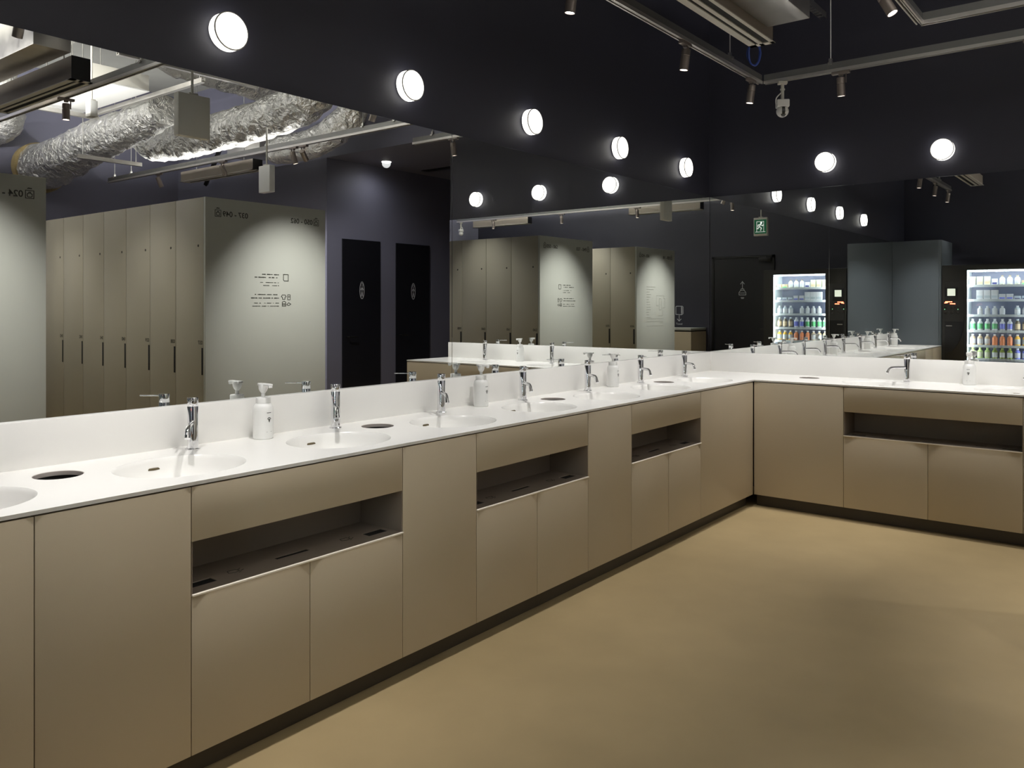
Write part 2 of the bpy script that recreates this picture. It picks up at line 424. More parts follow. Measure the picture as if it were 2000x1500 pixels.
for (x, y, k) in basins:
    sx, sy = (BA, BB) if k == 0 else (BB, BA)
    bm = bmesh.new()
    prof = [(1.0, 0), (0.985, -0.003), (0.965, -0.012), (0.93, -0.035), (0.87, -0.062), (0.76, -0.084), (0.6, -0.098), (0.4, -0.106), (0.2, -0.110), (0.06, -0.111)]
    # rim is the ellipse, walls get gentler towards the front
    rings = []
    for r, z in prof:
        rings.append([bm.verts.new((sx*r*math.cos(2*PI*i/NB), sy*r*math.sin(2*PI*i/NB), z)) for i in range(NB)])
    for a_, b_ in zip(rings, rings[1:]):
        for i in range(NB): bm.faces.new((a_[i], a_[(i+1) % NB], b_[(i+1) % NB], b_[i]))
    bo = obj('basin', bm, 'white', wt, True, angle=1.2); bo.location = (x, y, TZ-0.0005)
    bm = bmesh.new(); lathe(bm, [(0.0, 0.004), (0.018, 0.003), (0.024, 0), (0.024, -0.01)], 24); dr = obj('drain', bm, 'chrome', bo, True); dr.location = (0, 0, -0.112)
    bm = bmesh.new()
    pts = circ(0.014, 0, 0.0055, 8, -PI/2, PI/2)+circ(-0.014, 0, 0.0055, 8, PI/2, 3*PI/2)
    f = [bm.verts.new((p[0], -0.002, p[1])) for p in pts]; g = [bm.verts.new((p[0], 0.008, p[1])) for p in pts]
    bm.faces.new(f)
    for i in range(len(pts)): bm.faces.new((f[i], f[(i+1) % len(pts)], g[(i+1) % len(pts)], g[i]))
    ov = obj('overflow', bm, 'overflow', bo)
    if k == 0: ov.rotation_euler = (0.35, 0, PI/2); ov.location = (-sx*0.935, 0, -0.034)
    else: ov.rotation_euler = (0.35, 0, 0); ov.location = (0, sy*0.935, -0.034)
for (x, y) in holes:
    bm = bmesh.new(); lathe(bm, [(HR, 0), (HR-0.002, -0.001), (HR-0.003, -0.010), (HR-0.003, -0.013), (HR, -0.013), (HR, 0)], 48, x, y)
    for v_ in bm.verts: v_.co.z += TZ
    obj('bin_sleeve', bm, 'sleeve', wt, True)
    bm = bmesh.new(); lathe(bm, [(HR-0.001, TZ-0.013), (HR-0.001, TZ-0.24), (0, TZ-0.24)], 32, x, y); obj('bin_liner', bm, 'void', wt, True)

# ------------------------------------------------------------------ vanity cabinets (front faces -y in the local frame)
ZD = 0.841        # top of doors
ZB = 0.08         # bottom of doors
def cab_body(t, wd, niche_=False):
    bm = bmesh.new(); d0 = D-0.024
    for x0, x1 in ((0.001, 0.017), (wd-0.017, wd-0.001)):
        if niche_:
            box(bm, x0, -d0, ZB, x1, -0.02, 0.522); box(bm, x0, -d0, 0.697, x1, -0.02, 0.735); box(bm, x0, -0.33, 0.522, x1, -0.02, 0.697)
        else: box(bm, x0, -d0, ZB, x1, -0.02, 0.735)
        box(bm, x0, -d0, 0.735, x1, -d0+0.03, ZD-0.002)
    box(bm, 0.017, -d0, ZB, wd-0.017, -0.02, ZB+0.016); box(bm, 0.017, -0.036, ZB+0.016, wd-0.017, -0.02, ZD-0.12)
    obj('carcass', bm, 'carc', t)
    bx('plinth', 'plinth', t, 0.0, -D+0.055, 0.0, wd, -D+0.075, ZB)
def door_panel(t, x0, x1, z0, z1, name='door'):
    return bx(name, 'lam', t, x0+0.0012, -D+0.004, z0+0.001, x1-0.0012, -D+0.022, z1-0.001, bev=0.0008)
def single(label, u, run, wd):
    loc, rz = ((0, u, 0), PI/2) if run == 'A' else ((u, 0, 0), 0)
    t = thing('vanity_cabinet', label, 'cabinet', loc, rz, 'single-door taupe cabinets under the worktop')
    cab_body(t, wd); door_panel(t, 0, wd, ZB, ZD)
    return t
def niche(label, u, run, wd):
    loc, rz = ((0, u, 0), PI/2) if run == 'A' else ((u, 0, 0), 0)
    t = thing('niche_cabinet', label, 'cabinet', loc, rz, 'two-door taupe cabinets with an open slot shelf')
    cab_body(t, wd, True)
    zt, zb = 0.684, 0.536
    door_panel(t, 0, wd, zt, ZD, 'apron_panel')
    door_panel(t, 0, wd/2, ZB, zb-0.005); door_panel(t, wd/2, wd, ZB, zb-0.005)
    bm = bmesh.new()
    box(bm, 0.004, -0.36, zb, wd-0.004, -0.345, zt+0.004)                 # back
    box(bm, 0.004, -D+0.022, zt, wd-0.004, -0.345, zt+0.012)              # top
    box(bm, 0.0012, -D+0.005, zb, 0.004, -0.36, zt); box(bm, wd-0.004, -D+0.005, zb, wd-0.0012, -0.36, zt)
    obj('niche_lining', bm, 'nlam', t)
    # shelf with real slots
    sl = [(0.03, 0.115, -0.53, -0.488), (wd/2-0.065, wd/2+0.065, -0.499, -0.478), (wd-0.112, wd-0.022, -0.53, -0.488)]
    bm = bmesh.new(); xs = sorted({0.004, wd-0.004, *[a for s in sl for a in s[:2]]}); ys = sorted({-D+0.006, -0.36, *[a for s in sl for a in s[2:]]})
    xs = [a for a in xs if a >= 0.004]
    for xa, xb in zip(xs, xs[1:]):
        for ya, yb in zip(ys, ys[1:]):
            mx_, my_ = (xa+xb)/2, (ya+yb)/2
            if any(s[0] < mx_ < s[1] and s[2] < my_ < s[3] for s in sl): continue
            box(bm, xa, ya, zb-0.01, xb, yb, zb)
    bmesh.ops.remove_doubles(bm, verts=bm.verts, dist=1e-5)
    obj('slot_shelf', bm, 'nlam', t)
    bm = bmesh.new(); box(bm, 0.018, -D+0.03, zb-0.09, wd-0.018, -0.37, zb-0.085)
    obj('chute_floor', bm, 'void', t)
    for s in sl:  # black plates set in the slots, standing in for the shade inside
        bm = bmesh.new(); box(bm, s[0]+0.0002, s[2]+0.0002, zb-0.0045, s[1]-0.0002, s[3]-0.0002, zb-0.0025); obj('slot_shade_plate', bm, 'void', t)
    bx('shelf_edge', 'lip', t, 0.0012, -D-0.003, zb-0.005, wd-0.0012, -D+0.0065, zb+0.0005, bev=0.0004)
    # printed hand-towel / wipe symbols lying on the shelf
    for cx in (wd*0.235, wd*0.77):
        bm = bmesh.new()
        strokes(bm, [[(-0.022, 0.0), (-0.016, 0.018), (0.010, 0.018), (0.016, 0.0), (-0.004, -0.008), (-0.022, 0.0)], [(0.016, 0.01), (0.028, 0.018)], [(0.018, -0.004), (0.030, 0.002)], [(0.004, -0.014), (0.014, -0.010)]], 0.0025)
        for v_ in bm.verts: v_.co = Vector((v_.co.x, v_.co.z, -v_.co.y))
        s_ = obj('shelf_symbol', bm, 'ink', t); s_.location = (cx, -0.50, zb)
    return t
single('narrow plain taupe cabinet door at the far left edge of the photo', YA, 'A', 0.506)
single('plain taupe cabinet left of the nearest open slot shelf', -5.094, 'A', 0.411)
niche('taupe cabinet with open slot shelf, the largest and nearest to the camera', -4.683, 'A', 0.824)
single('plain taupe cabinet between the nearest and the middle slot shelf', -3.859, 'A', 0.408)
niche('taupe cabinet with open slot shelf, middle of the three on the long run', -3.451, 'A', 0.820)
single('plain taupe cabinet between the middle slot shelf and the one nearest the corner', -2.631, 'A', 0.414)
niche('taupe cabinet with open slot shelf on the long run nearest the inner corner', -2.217, 'A', 0.822)
single('wide plain taupe cabinet closing the long run at the inner corner', -1.395, 'A', 0.808)
single('plain taupe cabinet on the short run beside the inner corner', D, 'B', 0.584)
niche('wide taupe cabinet with open slot shelf on the short run, at the right edge', 1.171, 'B', 0.968)
single('plain taupe cabinet at the free end of the short run', 2.139, 'B', XE-2.139)

# ------------------------------------------------------------------ taps
def make_tap(label, loc, rz):
    t = thing('basin_tap', label, 'tap', loc, rz, 'chrome taps along the worktop')
    bm = bmesh.new(); lathe(bm, [(0, 0), (0.025, 0), (0.025, 0.003), (0.0235, 0.0045), (0, 0.0045)], 28); obj('base_plate', bm, 'chrome', t, True)
    bm = bmesh.new(); lathe(bm, [(0.0185, 0.004), (0.0185, 0.148), (0.0180, 0.149), (0.0180, 0.150), (0.0185, 0.151), (0.0185, 0.178), (0.0175, 0.180), (0, 0.180)], 32); obj('body', bm, 'chrome', t, True)
    bm = bmesh.new()
    p = [(0, -0.012, 0.094), (0, -0.06, 0.0945), (0, -0.105, 0.0945), (0, -0.124, 0.092), (0, -0.138, 0.084), (0, -0.149, 0.068)]
    tube(bm, spline(p, 5), 0.0085, 16); sp = obj('spout', bm, 'chrome', t, True)
    bm = bmesh.new(); tube(bm, [(0, -0.1485, 0.0695), (0, -0.154, 0.060)], 0.0098, 16); obj('aerator', bm, 'chrome', sp, True)
    bm = bmesh.new(); box(bm, -0.0045, -0.088, 0.1715, 0.0045, -0.012, 0.1755, bev=0.0012); obj('lever', bm, 'chrome', t, True)
    return t
tapl = ['next to the inner corner on the long run', 'second from the inner corner on the long run', 'third from the inner corner on the long run',
        'fourth from the inner corner on the long run', 'fifth from the inner corner, right of the middle basins', 'sixth from the inner corner, right of the nearest soap bottle',
        'left of the nearest soap bottle, largest in the photo', 'at the near end, seen only in the back mirror']
TR = math.radians(-37)
tap0 = make_tap('slim chrome tap '+tapl[0], (0.095, FY[0], TZ), PI/2+TR)
for k in range(1, 8): dup(tap0, (0.095, FY[k], TZ), PI/2+TR, 'slim chrome tap '+tapl[k])
dup(tap0, (FX[0], -0.095, TZ), TR, 'slim chrome tap on the short run, in front of the back mirror')
dup(tap0, (FX[1], -0.095, TZ), TR, 'slim chrome tap on the short run, at the right edge of the photo')

# ------------------------------------------------------------------ soap bottles
def make_soap(label, loc, rz):
    t = thing('soap_dispenser', label, 'soap dispenser', loc, rz, 'white pump bottles on the worktop')
    bm = bmesh.new(); lathe(bm, [(0, 0), (0.034, 0), (0.037, 0.003), (0.0375, 0.01), (0.0375, 0.105), (0.036, 0.118), (0.031, 0.128), (0.026, 0.133), (0.025, 0.136)], 40)
    bt = obj('bottle', bm, 'plastic', t, True)
    bm = bmesh.new(); lathe(bm, [(0.0245, 0.132), (0.027, 0.134), (0.027, 0.150), (0.0255, 0.153), (0.012, 0.155), (0, 0.155)], 32); obj('collar', bm, 'plastic', t, True)
    bm = bmesh.new(); lathe(bm, [(0.0075, 0.153), (0.0075, 0.170), (0.0135, 0.178), (0.0165, 0.186), (0.0175, 0.196), (0.017, 0.204), (0, 0.206)], 28)
    ph = obj('pump_head', bm, 'plastic', t, True)
    bm = bmesh.new(); box(bm, -0.010, -0.047, 0.1975, 0.010, 0.026, 0.2065, bev=0.003); box(bm, -0.008, -0.047, 0.191, 0.008, -0.039, 0.199, bev=0.002)
    obj('nozzle', bm, 'plastic', ph, True)
    bm = bmesh.new()
    R_ = 0.0378
    def cyl(pts):
        for v_ in pts: a = v_.co.x/R_; rr = R_-v_.co.y*0.5; v_.co = Vector((rr*math.sin(a), -rr*math.cos(a), v_.co.z))
    strokes(bm, [[(-0.009+i*0.0045, 0.099), (-0.006+i*0.0045, 0.099)] for i in range(4)], 0.002)
    strokes(bm, [[(-0.007, 0.076), (-0.004, 0.080), (0.0, 0.081), (0.004, 0.080), (0.007, 0.076), (0.003, 0.074), (-0.003, 0.074), (-0.007, 0.076)], [(-0.003, 0.074), (0.0, 0.064), (0.003, 0.074)], [(0, 0.08), (0, 0.064)]], 0.002)
    strokes(bm, [[(-0.010, 0.028), (0.010, 0.028)]], 0.0012)
    cyl(bm.verts)
    obj('bottle_print', bm, 'ink', bt)
    return t
soap0 = make_soap('white foam soap pump bottle, second from the inner corner of three on the long run', (0.085, SY[1], TZ), PI/2)
dup(soap0, (0.085, SY[0], TZ), PI/2, 'white foam soap pump bottle nearest the inner corner, on the long run')
dup(soap0, (0.085, SY[2], TZ), PI/2, 'white foam soap pump bottle on the long run, largest in the photo')
dup(soap0, (0.085, SY[3], TZ), PI/2, 'white foam soap pump bottle at the near end, seen only in the back mirror')
dup(soap0, (SX[0], -0.085, TZ), 0, 'white foam soap pump bottle on the short run')

# ------------------------------------------------------------------ round wall lights
def make_disc(label, loc, rz):
    t = thing('wall_light', label, 'wall light', loc, rz, 'round opal wall lights above the mirrors')
    def yl(bm):   # lathe axis z -> -y
        for v_ in bm.verts: v_.co = Vector((v_.co.x, -v_.co.z, v_.co.y))
        return bm
    bm = bmesh.new(); lathe(bm, [(0, 0), (0.062, 0), (0.062, 0.008), (0, 0.008)], 40); obj('back_plate', yl(bm), 'black', t, True)
    bm = bmesh.new(); lathe(bm, [(0.060, 0.008), (0.068, 0.010), (0.0695, 0.014), (0.0695, 0.046), (0.067, 0.051), (0.061, 0.053), (0.060, 0.050), (0.03, 0.0505), (0, 0.0505)], 48)
    obj('opal_diffuser', yl(bm), 'disc', t, True)
    bm = bmesh.new(); lathe(bm, [(0.0697, 0.0480), (0.0708, 0.0490), (0.0706, 0.0510), (0.069, 0.0530), (0.0670, 0.0535), (0.0660, 0.0525)], 48); obj('glass_rim', yl(bm), 'rim', t, True)
    return t
dl = ['nearest the inner corner on the left wall', 'second from the corner on the left wall', 'third from the corner on the left wall', 'fourth from the corner on the left wall', 'largest in the photo, nearest the camera']
d0 = make_disc('round white wall light above the mirror, '+dl[0], (-0.012, -0.442, 2.368), PI/2)
for k in range(1, 5): dup(d0, (-0.012, -0.442-0.9405*k, 2.368), PI/2, 'round white wall light above the mirror, '+dl[k])
for k, lb in enumerate(['left one on the back wall', 'right one on the back wall', 'seen only reflected at the wall end']):
    dup(d0, (0.884+0.746*k, 0.012, 2.372), 0, 'round white wall light above the mirror, '+lb)

# ------------------------------------------------------------------ tall slate cabinet closing the long run
t = thing('tall_cabinet', 'tall slate-grey cabinet closing the long worktop, beside the vending machine', 'cabinet', (0, YA, 0), PI)
bm = bmesh.new(); box(bm, -0.58, 0.018, 0.08, 0.0, -YR+YA, 2.2)
es = [e_ for e_ in bm.edges if abs(e_.verts[0].co.x+0.58) < 1e-4 and abs(e_.verts[1].co.x+0.58) < 1e-4 and abs(e_.verts[0].co.z-e_.verts[1].co.z) > 1 and e_.verts[0].co.y < 0.1]
bmesh.ops.bevel(bm, geom=es, offset=0.03, segments=6, affect='EDGES', profile=0.5)
obj('body', bm, 'tall', t, True)
bx('door', 'tall', t, -0.55, 0.0, 0.085, -0.002, 0.0175, 2.198, bev=0.001)
bx('plinth', 'black', t, -0.57, 0.04, 0, -0.002, -YR+YA-0.02, 0.08)

# ------------------------------------------------------------------ vending machine
VX, VY, VD, VW = 1.163, -5.62, 0.68, 0.577
vm = thing('vending_machine', 'black vending machine with a lit glass front full of drinks, reflected in the mirrors', 'vending machine', (VX, VY, 0), PI)
wx0, wx1, wz0, wz1 = -0.437, 0.298, 0.56, 1.805
bm = bmesh.new()
box(bm, -VW, 0.02, 0.06, wx0-0.012, VD, 1.873, bev=0.004); box(bm, wx1+0.012, 0.02, 0.06, VW, VD, 1.873, bev=0.004)
box(bm, wx0-0.012, 0.02, wz1+0.01, wx1+0.012, VD, 1.873); box(bm, wx0-0.012, 0.02, 0.06, wx1+0.012, VD, wz0-0.01)
box(bm, wx0-0.012, VD-0.04, wz0-0.01, wx1+0.012, VD, wz1+0.01)
obj('body', bm, 'vend', vm, True)
bm = bmesh.new()
box(bm, -VW, 0, 0.07, wx0, 0.0195, 1.87); box(bm, wx1, 0, 0.07, VW, 0.0195, 1.87); box(bm, wx0, 0, wz1, wx1, 0.0195, 1.87); box(bm, wx0, 0, 0.07, wx1, 0.0195, wz0)
obj('front_frame', bm, 'vend', vm)
bm = bmesh.new(); box(bm, -VW+0.03, 0.05, 0, VW-0.03, VD-0.02, 0.06); obj('plinth', bm, 'black', vm)
bm = bmesh.new(); g = 0.0115
box(bm, wx0-g, 0.03, wz0-0.008, wx0-g+0.006, VD-0.045, wz1+0.008); box(bm, wx1+g-0.006, 0.03, wz0-0.008, wx1+g, VD-0.045, wz1+0.008)
box(bm, wx0-g+0.006, 0.03, wz1+0.001, wx1+g-0.006, VD-0.3, wz1+0.008)
obj('inner_lining', bm, 'vendw', vm)
bm = bmesh.new(); box(bm, wx0+0.02, 0.034, wz1-0.022, wx1-0.02, 0.05, wz1-0.006, bev=0.004); box(bm, wx0-0.004, 0.034, wz0+0.01, wx0+0.008, 0.046, wz1-0.03, bev=0.003)
obj('light_tube', bm, 'led', vm, True)
for nm_, lx, ly, lz, rx_, ry_, sx_, sy_, en in (('side', wx0+0.012, 0.036, 1.18, PI/2, -0.75, 0.03, 1.15, 9), ('side', wx1-0.012, 0.036, 1.18, PI/2, 0.75, 0.03, 1.15, 9), ('top', (wx0+wx1)/2, 0.045, 1.79, 0.6, 0, 0.65, 0.03, 8)):
    ld = bpy.data.lights.new('tube_light', 'AREA'); ld.shape = 'RECTANGLE'; ld.size = sx_; ld.size_y = sy_; ld.energy = en; ld.color = (0.93, 0.98, 1.0)
    lo = bpy.data.objects.new('tube_light', ld); C.objects.link(lo); lo.parent = vm; lo.location = (lx, ly, lz)
    d_ = Vector((-0.6 if lx > 0 else 0.6, 1, 0)) if nm_ == 'side' else Vector((0, 0.55, -1))
    lo.rotation_euler = d_.to_track_quat('-Z', 'Y').to_euler()
bx('glass_pane', 'glass', vm, wx0, 0.010, wz0, wx1, 0.014, wz1)
bx('back_lining', 'p_back', vm, wx0-g+0.006, VD-0.3, wz0-0.008, wx1+g-0.006, VD-0.29, wz1+0.008)
shz = [1.61, 1.43, 1.24, 1.045, 0.86, 0.695]
for z in shz:
    bm = bmesh.new(); box(bm, wx0, 0.07, z-0.012, wx1, VD-0.31, z); box(bm, wx0, 0.062, z-0.018, wx1, 0.0695, z+0.012)
    for k in range(18): box(bm, wx0+0.012+k*0.0405, 0.0605, z-0.014, wx0+0.026+k*0.0405, 0.0618, z+0.006)
    obj('shelf', bm, 'vendw', vm)
cp = bx('control_panel', 'vend', vm, wx1+0.03, -0.006, 0.60, VW-0.03, -0.0005, 1.66, bev=0.002)
bx('reader_frame', 'black', cp, 0.395, -0.0095, 1.43, 0.545, -0.0065, 1.595, bev=0.001)
bx('payment_screen', 'scr', cp, 0.425, -0.0115, 1.485, 0.515, -0.0097, 1.575)
bm = bmesh.new()
strokes(bm, [[(0.465+i*0.02, 1.41), (0.475+i*0.02, 1.41)] for i in range(4)]+[[(0.43+i*0.02, 1.385), (0.442+i*0.02, 1.385)] for i in range(3)]+[[(0.515, 1.40), (0.545, 1.395)]], 0.012, -0.0065, 0.002)
obj('price_display', bm, 'red', cp)
bm = bmesh.new()
for i in range(2):
    for j in range(3): box(bm, 0.38+j*0.07, -0.012, 1.26+i*0.07, 0.41+j*0.07, -0.0065, 1.29+i*0.07, bev=0.002)
obj('button', bm, 'tdark', cp, True)
bm = bmesh.new()
for a in (0.39, 0.54): box(bm, a, -0.0135, 1.31, a+0.01, -0.0125, 1.32)
obj('indicator_light', bm, 'grn', cp)
bm = bmesh.new()
arc = [(0.555, 1.16)]+[(0.555-0.22*math.sin(a), 1.16-0.40*(1-math.cos(a))) for a in ()]
pts = [(0.545, 1.16), (0.335, 1.16)]+[(0.335+0.21*(1-math.cos(a*PI/20)), 1.16-0.40*math.sin(a*PI/20)) for a in range(1, 11)]
f = [bm.verts.new((p_[0], -0.014, p_[1])) for p_ in pts]; g_ = [bm.verts.new((p_[0], -0.0065, p_[1])) for p_ in pts]
bm.faces.new(f)
for i in range(len(pts)): bm.faces.new((f[i], f[(i+1) % len(pts)], g_[(i+1) % len(pts)], g_[i]))
obj('curved_cover', bm, 'black', cp)
bx('coin_slot', 'steel', cp, 0.46, -0.018, 1.10, 0.53, -0.0145, 1.112, bev=0.001)
bx('pickup_flap', 'black', vm, wx0+0.05, -0.008, 0.20, wx1-0.05, -0.0005, 0.42, bev=0.003)

def pmat(n, c, em=0.0): M[n] = mat(n, srgb(*c), 0.35, noise_amt=0.03); return n
for n, c in dict(p_cream=(206, 206, 184), p_white=(240, 240, 242), p_green=(78, 150, 96), p_blue=(110, 116, 196), p_brown=(86, 78, 66), p_orange=(222, 140, 96), p_yellow=(222, 176, 70),
                 p_tan=(196, 176, 146), p_pgreen=(176, 196, 130), p_tea=(120, 134, 52), p_navy=(46, 50, 92), p_clear=(196, 204, 210)).items(): pmat(n, c)
def make_bottle(h, r, body, cap, lab, label, loc, group):
    t = thing('drink_bottle', label, 'bottle', loc, PI, group)
    bm = bmesh.new(); lathe(bm, [(0, 0), (r*0.9, 0), (r, 0.004), (r, h*0.66), (r*0.85, h*0.74), (r*0.42, h*0.84), (r*0.40, h*0.89)], 20); obj('bottle_body', bm, body, t, True)
    bm = bmesh.new(); lathe(bm, [(r*0.40, h*0.88), (r*0.47, h*0.885), (r*0.47, h*0.985), (r*0.4, h), (0, h)], 16); obj('cap', bm, cap, t, True)
    bm = bmesh.new(); lathe(bm, [(r*1.0, h*0.18), (r*1.025, h*0.19), (r*1.025, h*0.60), (r*1.0, h*0.61)], 20); obj('wrap', bm, lab, t, True)
    return t
def make_carton(wd, h, dp, body, band, label, loc, group, name='drink_carton', cat='carton'):
    t = thing(name, label, cat, loc, PI, group)
    bx('box', body, t, -wd/2, -dp/2, 0, wd/2, dp/2, h, bev=0.003); bx('printed_band', band, t, -wd/2+0.006, -dp/2-0.001, h*0.2, wd/2-0.006, -dp/2-0.0001, h*0.45)
    return t
col = lambda c: VX-(wx1-0.045-0.0805*c)
yy = VY-0.135
SN = ['top', 'second', 'third', 'fourth', 'fifth', 'lowest']
protos = {}
def put(kind, desc, row, c, *args):
    label = '%s, %s from the control panel on the %s vending shelf' % (desc, ORD[int(round(c))], SN[row])
    grp = 'drinks and snacks on the %s vending shelf' % SN[row]
    loc = (col(c), yy, shz[row]+0.0005)
    if (kind, args) in protos: return dup(protos[(kind, args)], loc, PI, label, grp)
    o_ = (make_bottle if kind == 'b' else make_carton)(*args, label, loc, grp)
    if kind == 'p': o_.name = 'snack_pack'; o_['category'] = 'pack'
    protos[(kind, args)] = o_
for c in range(3): put('c', 'cream carton', 0, c, 0.066, 0.115, 0.05, 'p_cream', 'p_tan')
put('c', 'short cream carton', 0, 3, 0.062, 0.085, 0.05, 'p_white', 'p_navy')
for c in (4, 5, 6): put('b', 'cream jar', 0, c, 0.125, 0.031, 'p_cream', 'p_brown', 'p_white')
for c in (7, 8): put('p', 'tan snack pack', 0, c, 0.072, 0.06, 0.05, 'p_tan', 'p_green')
for c in (1, 2, 3): put('c', 'white carton', 1, c, 0.076, 0.125, 0.05, 'p_white', 'p_clear')
for c in (4, 5): put('p', 'low white pack', 1, c, 0.07, 0.075, 0.05, 'p_white', 'p_blue')
for c in (6, 7, 8): put('p', 'low clear pack', 1, c, 0.066, 0.05, 0.05, 'p_clear', 'p_navy')
for c in (1, 2, 3, 4): put('b', 'small white bottle', 2, c, 0.115, 0.030, 'p_white', 'p_white', 'p_white')
for c in (6, 7, 8): put('b', 'clear bottle with white cap', 2, c, 0.12, 0.031, 'p_clear', 'p_white', 'p_white')
for c in range(4): put('b', 'white bottle with green wrap', 3, c, 0.15, 0.031, 'p_white', 'p_white', 'p_green')
for c in (4, 5): put('b', 'white bottle with blue wrap', 3, c, 0.15, 0.030, 'p_white', 'p_white', 'p_blue')
for c in (6, 7, 8): put('b', 'dark coffee bottle', 3, c, 0.15, 0.030, 'p_brown', 'p_clear', 'p_tan')
for c in range(3): put('b', 'milky white bottle', 4, c, 0.145, 0.031, 'p_tan', 'p_white', 'p_white')
for c in (3, 4, 5): put('b', 'orange drink bottle', 4, c, 0.145, 0.031, 'p_orange', 'p_white', 'p_orange')
for c in (6, 7, 8): put('b', 'yellow drink bottle', 4, c, 0.145, 0.031, 'p_yellow', 'p_white', 'p_clear')
for c in range(3): put('b', 'pale green tea bottle', 5, c, 0.14, 0.031, 'p_pgreen', 'p_pgreen', 'p_cream')
for c in (3, 4, 5): put('b', 'dark green tea bottle', 5, c, 0.14, 0.031, 'p_tea', 'p_tea', 'p_white')
for c in (6, 7, 8): put('b', 'blue sports drink bottle', 5, c, 0.14, 0.031, 'p_blue', 'p_white', 'p_white')

# ------------------------------------------------------------------ towel return box on the rear wall
t = thing('towel_return_box', 'low taupe box with pale top under the towel sign on the rear wall', 'cabinet', (2.955, YR, 0), PI)
bm = bmesh.new(); box(bm, -0.9, -0.54, 0.06, 0, 0, 0.955); obj('body', bm, 'lam', t)
bx('top_board', 'lock', t, -0.9, -0.545, 0.975, 0.0, 0, 1.01, bev=0.002)
bm = bmesh.new(); box(bm, -0.88, -0.52, 0.955, -0.02, -0.01, 0.975); box(bm, -0.88, -0.50, 0, -0.02, -0.01, 0.06); obj('recess', bm, 'carc', t)
t = thing('towel_sign', 'pale towel pictogram with a down arrow on the dark rear wall', 'sign', (3.427, YR, 0), PI)
bm = bmesh.new(); strokes(bm, [[(-0.06, 1.22), (-0.06, 1.345), (-0.045, 1.355), (0.055, 1.355), (0.07, 1.34), (0.07, 1.235), (0.045, 1.215), (-0.06, 1.22)], [(0.035, 1.35), (0.04, 1.33), (0.04, 1.22)], [(0.05, 1.34), (0.052, 1.24)],
                              [(0, 1.205), (0, 1.11)], [(-0.035, 1.145), (0, 1.11), (0.035, 1.145)]], 0.009); obj('towel_symbol', bm, 'inkw', t)
text('sign_lettering', 'Towel', 0.045, 'inkw', t, (0, 0, 1.05), 'CENTER')

# ------------------------------------------------------------------ lockers
LW, LD, LH = 0.3842, 0.55, 2.155
def make_locker(side, num, label, loc, rz, group):
    """front faces -y, origin at front left floor corner; side -1: handle on the left, +1: on the right"""
    t = thing('locker', label, 'locker', loc, rz, group)
    bm = bmesh.new(); box(bm, 0.001, 0.021, 0.06, LW-0.001, LD-0.0005, LH-0.001); box(bm, 0.005, 0.04, 0, LW-0.005, LD-0.001, 0.06); obj('carcass', bm, 'carc', t)
    dr = bx('door', 'lockdoor', t, 0.0022, 0.0, 0.065, LW-0.0022, 0.0205, LH, bev=0.001)
    hx = 0.0155 if side < 0 else LW-0.0155
    bx('handle', 'void', dr, hx-0.011, -0.0015, 0.845, hx+0.011, -0.0001, 1.045, bev=0.0006)
    kx = 0.07 if side < 0 else LW-0.07
    bm = bmesh.new(); lathe(bm, [(0, 0.002), (0.008, 0.002), (0.010, 0)], 16)
    for v_ in bm.verts: v_.co = Vector((v_.co.x+kx, -v_.co.z-0.0001, v_.co.y+1.80))
    obj('peephole', bm, 'tdark', dr, True)
    return t
def num_text(t, num, side):
    dr = [c for c in t.children if c.name.startswith('door')][0]
    x = 0.012 if side < 0 else LW-0.012
    text('locker_number', num, 0.040, 'ink', dr, (x, -0.0005, 1.070), 'LEFT' if side < 0 else 'RIGHT', 0.0006)
X0 = 2.776
blocks = [(-2.62, -1.52), (-4.815, -3.715)]
rows = [  # y of the front, rotation, side, numbers starting at the end panel, row title
    (-2.62, 0, -1, [37+i for i in range(13)], '037-049', 'facing the camera side'),
    (-1.52, PI, 1, [62-i for i in range(13)], '050-062', ''),
    (-3.715, PI, 1, [36-i for i in range(13)], '024-036', ''),
    (-4.815, 0, -1, [11+i for i in range(13)], '011-023', '')]
lp = {}
for (yf, rz, side, nums, title, _) in rows:
    for i, n in enumerate(nums):
        lab = 'tall greige locker, %s from the end panel in the row marked %s' % (ORD[i], title)
        grp = 'lockers in the row marked '+title
        loc = (X0+LW*i, yf, 0) if rz == 0 else (X0+LW*(i+1), yf, 0)
        if side not in lp: t = lp[side] = make_locker(side, n, lab, loc, rz, grp)
        else: t = dup(lp[side], loc, rz, lab, grp)
for t in [o_ for o_ in C.objects if o_.name.startswith('locker') and o_.type == 'EMPTY']:
    for (yf, rz, side, nums, title, _) in rows:
        if title in t['label']:
            i = ORD.index(t['label'].split(', ')[1].split(' ')[0])
            t['num'] = '%03d' % nums[i]; t['sd'] = side
for t in [o_ for o_ in C.objects if o_.get('num')]:
    num_text(t, t['num'], t['sd']); del t['num']; del t['sd']

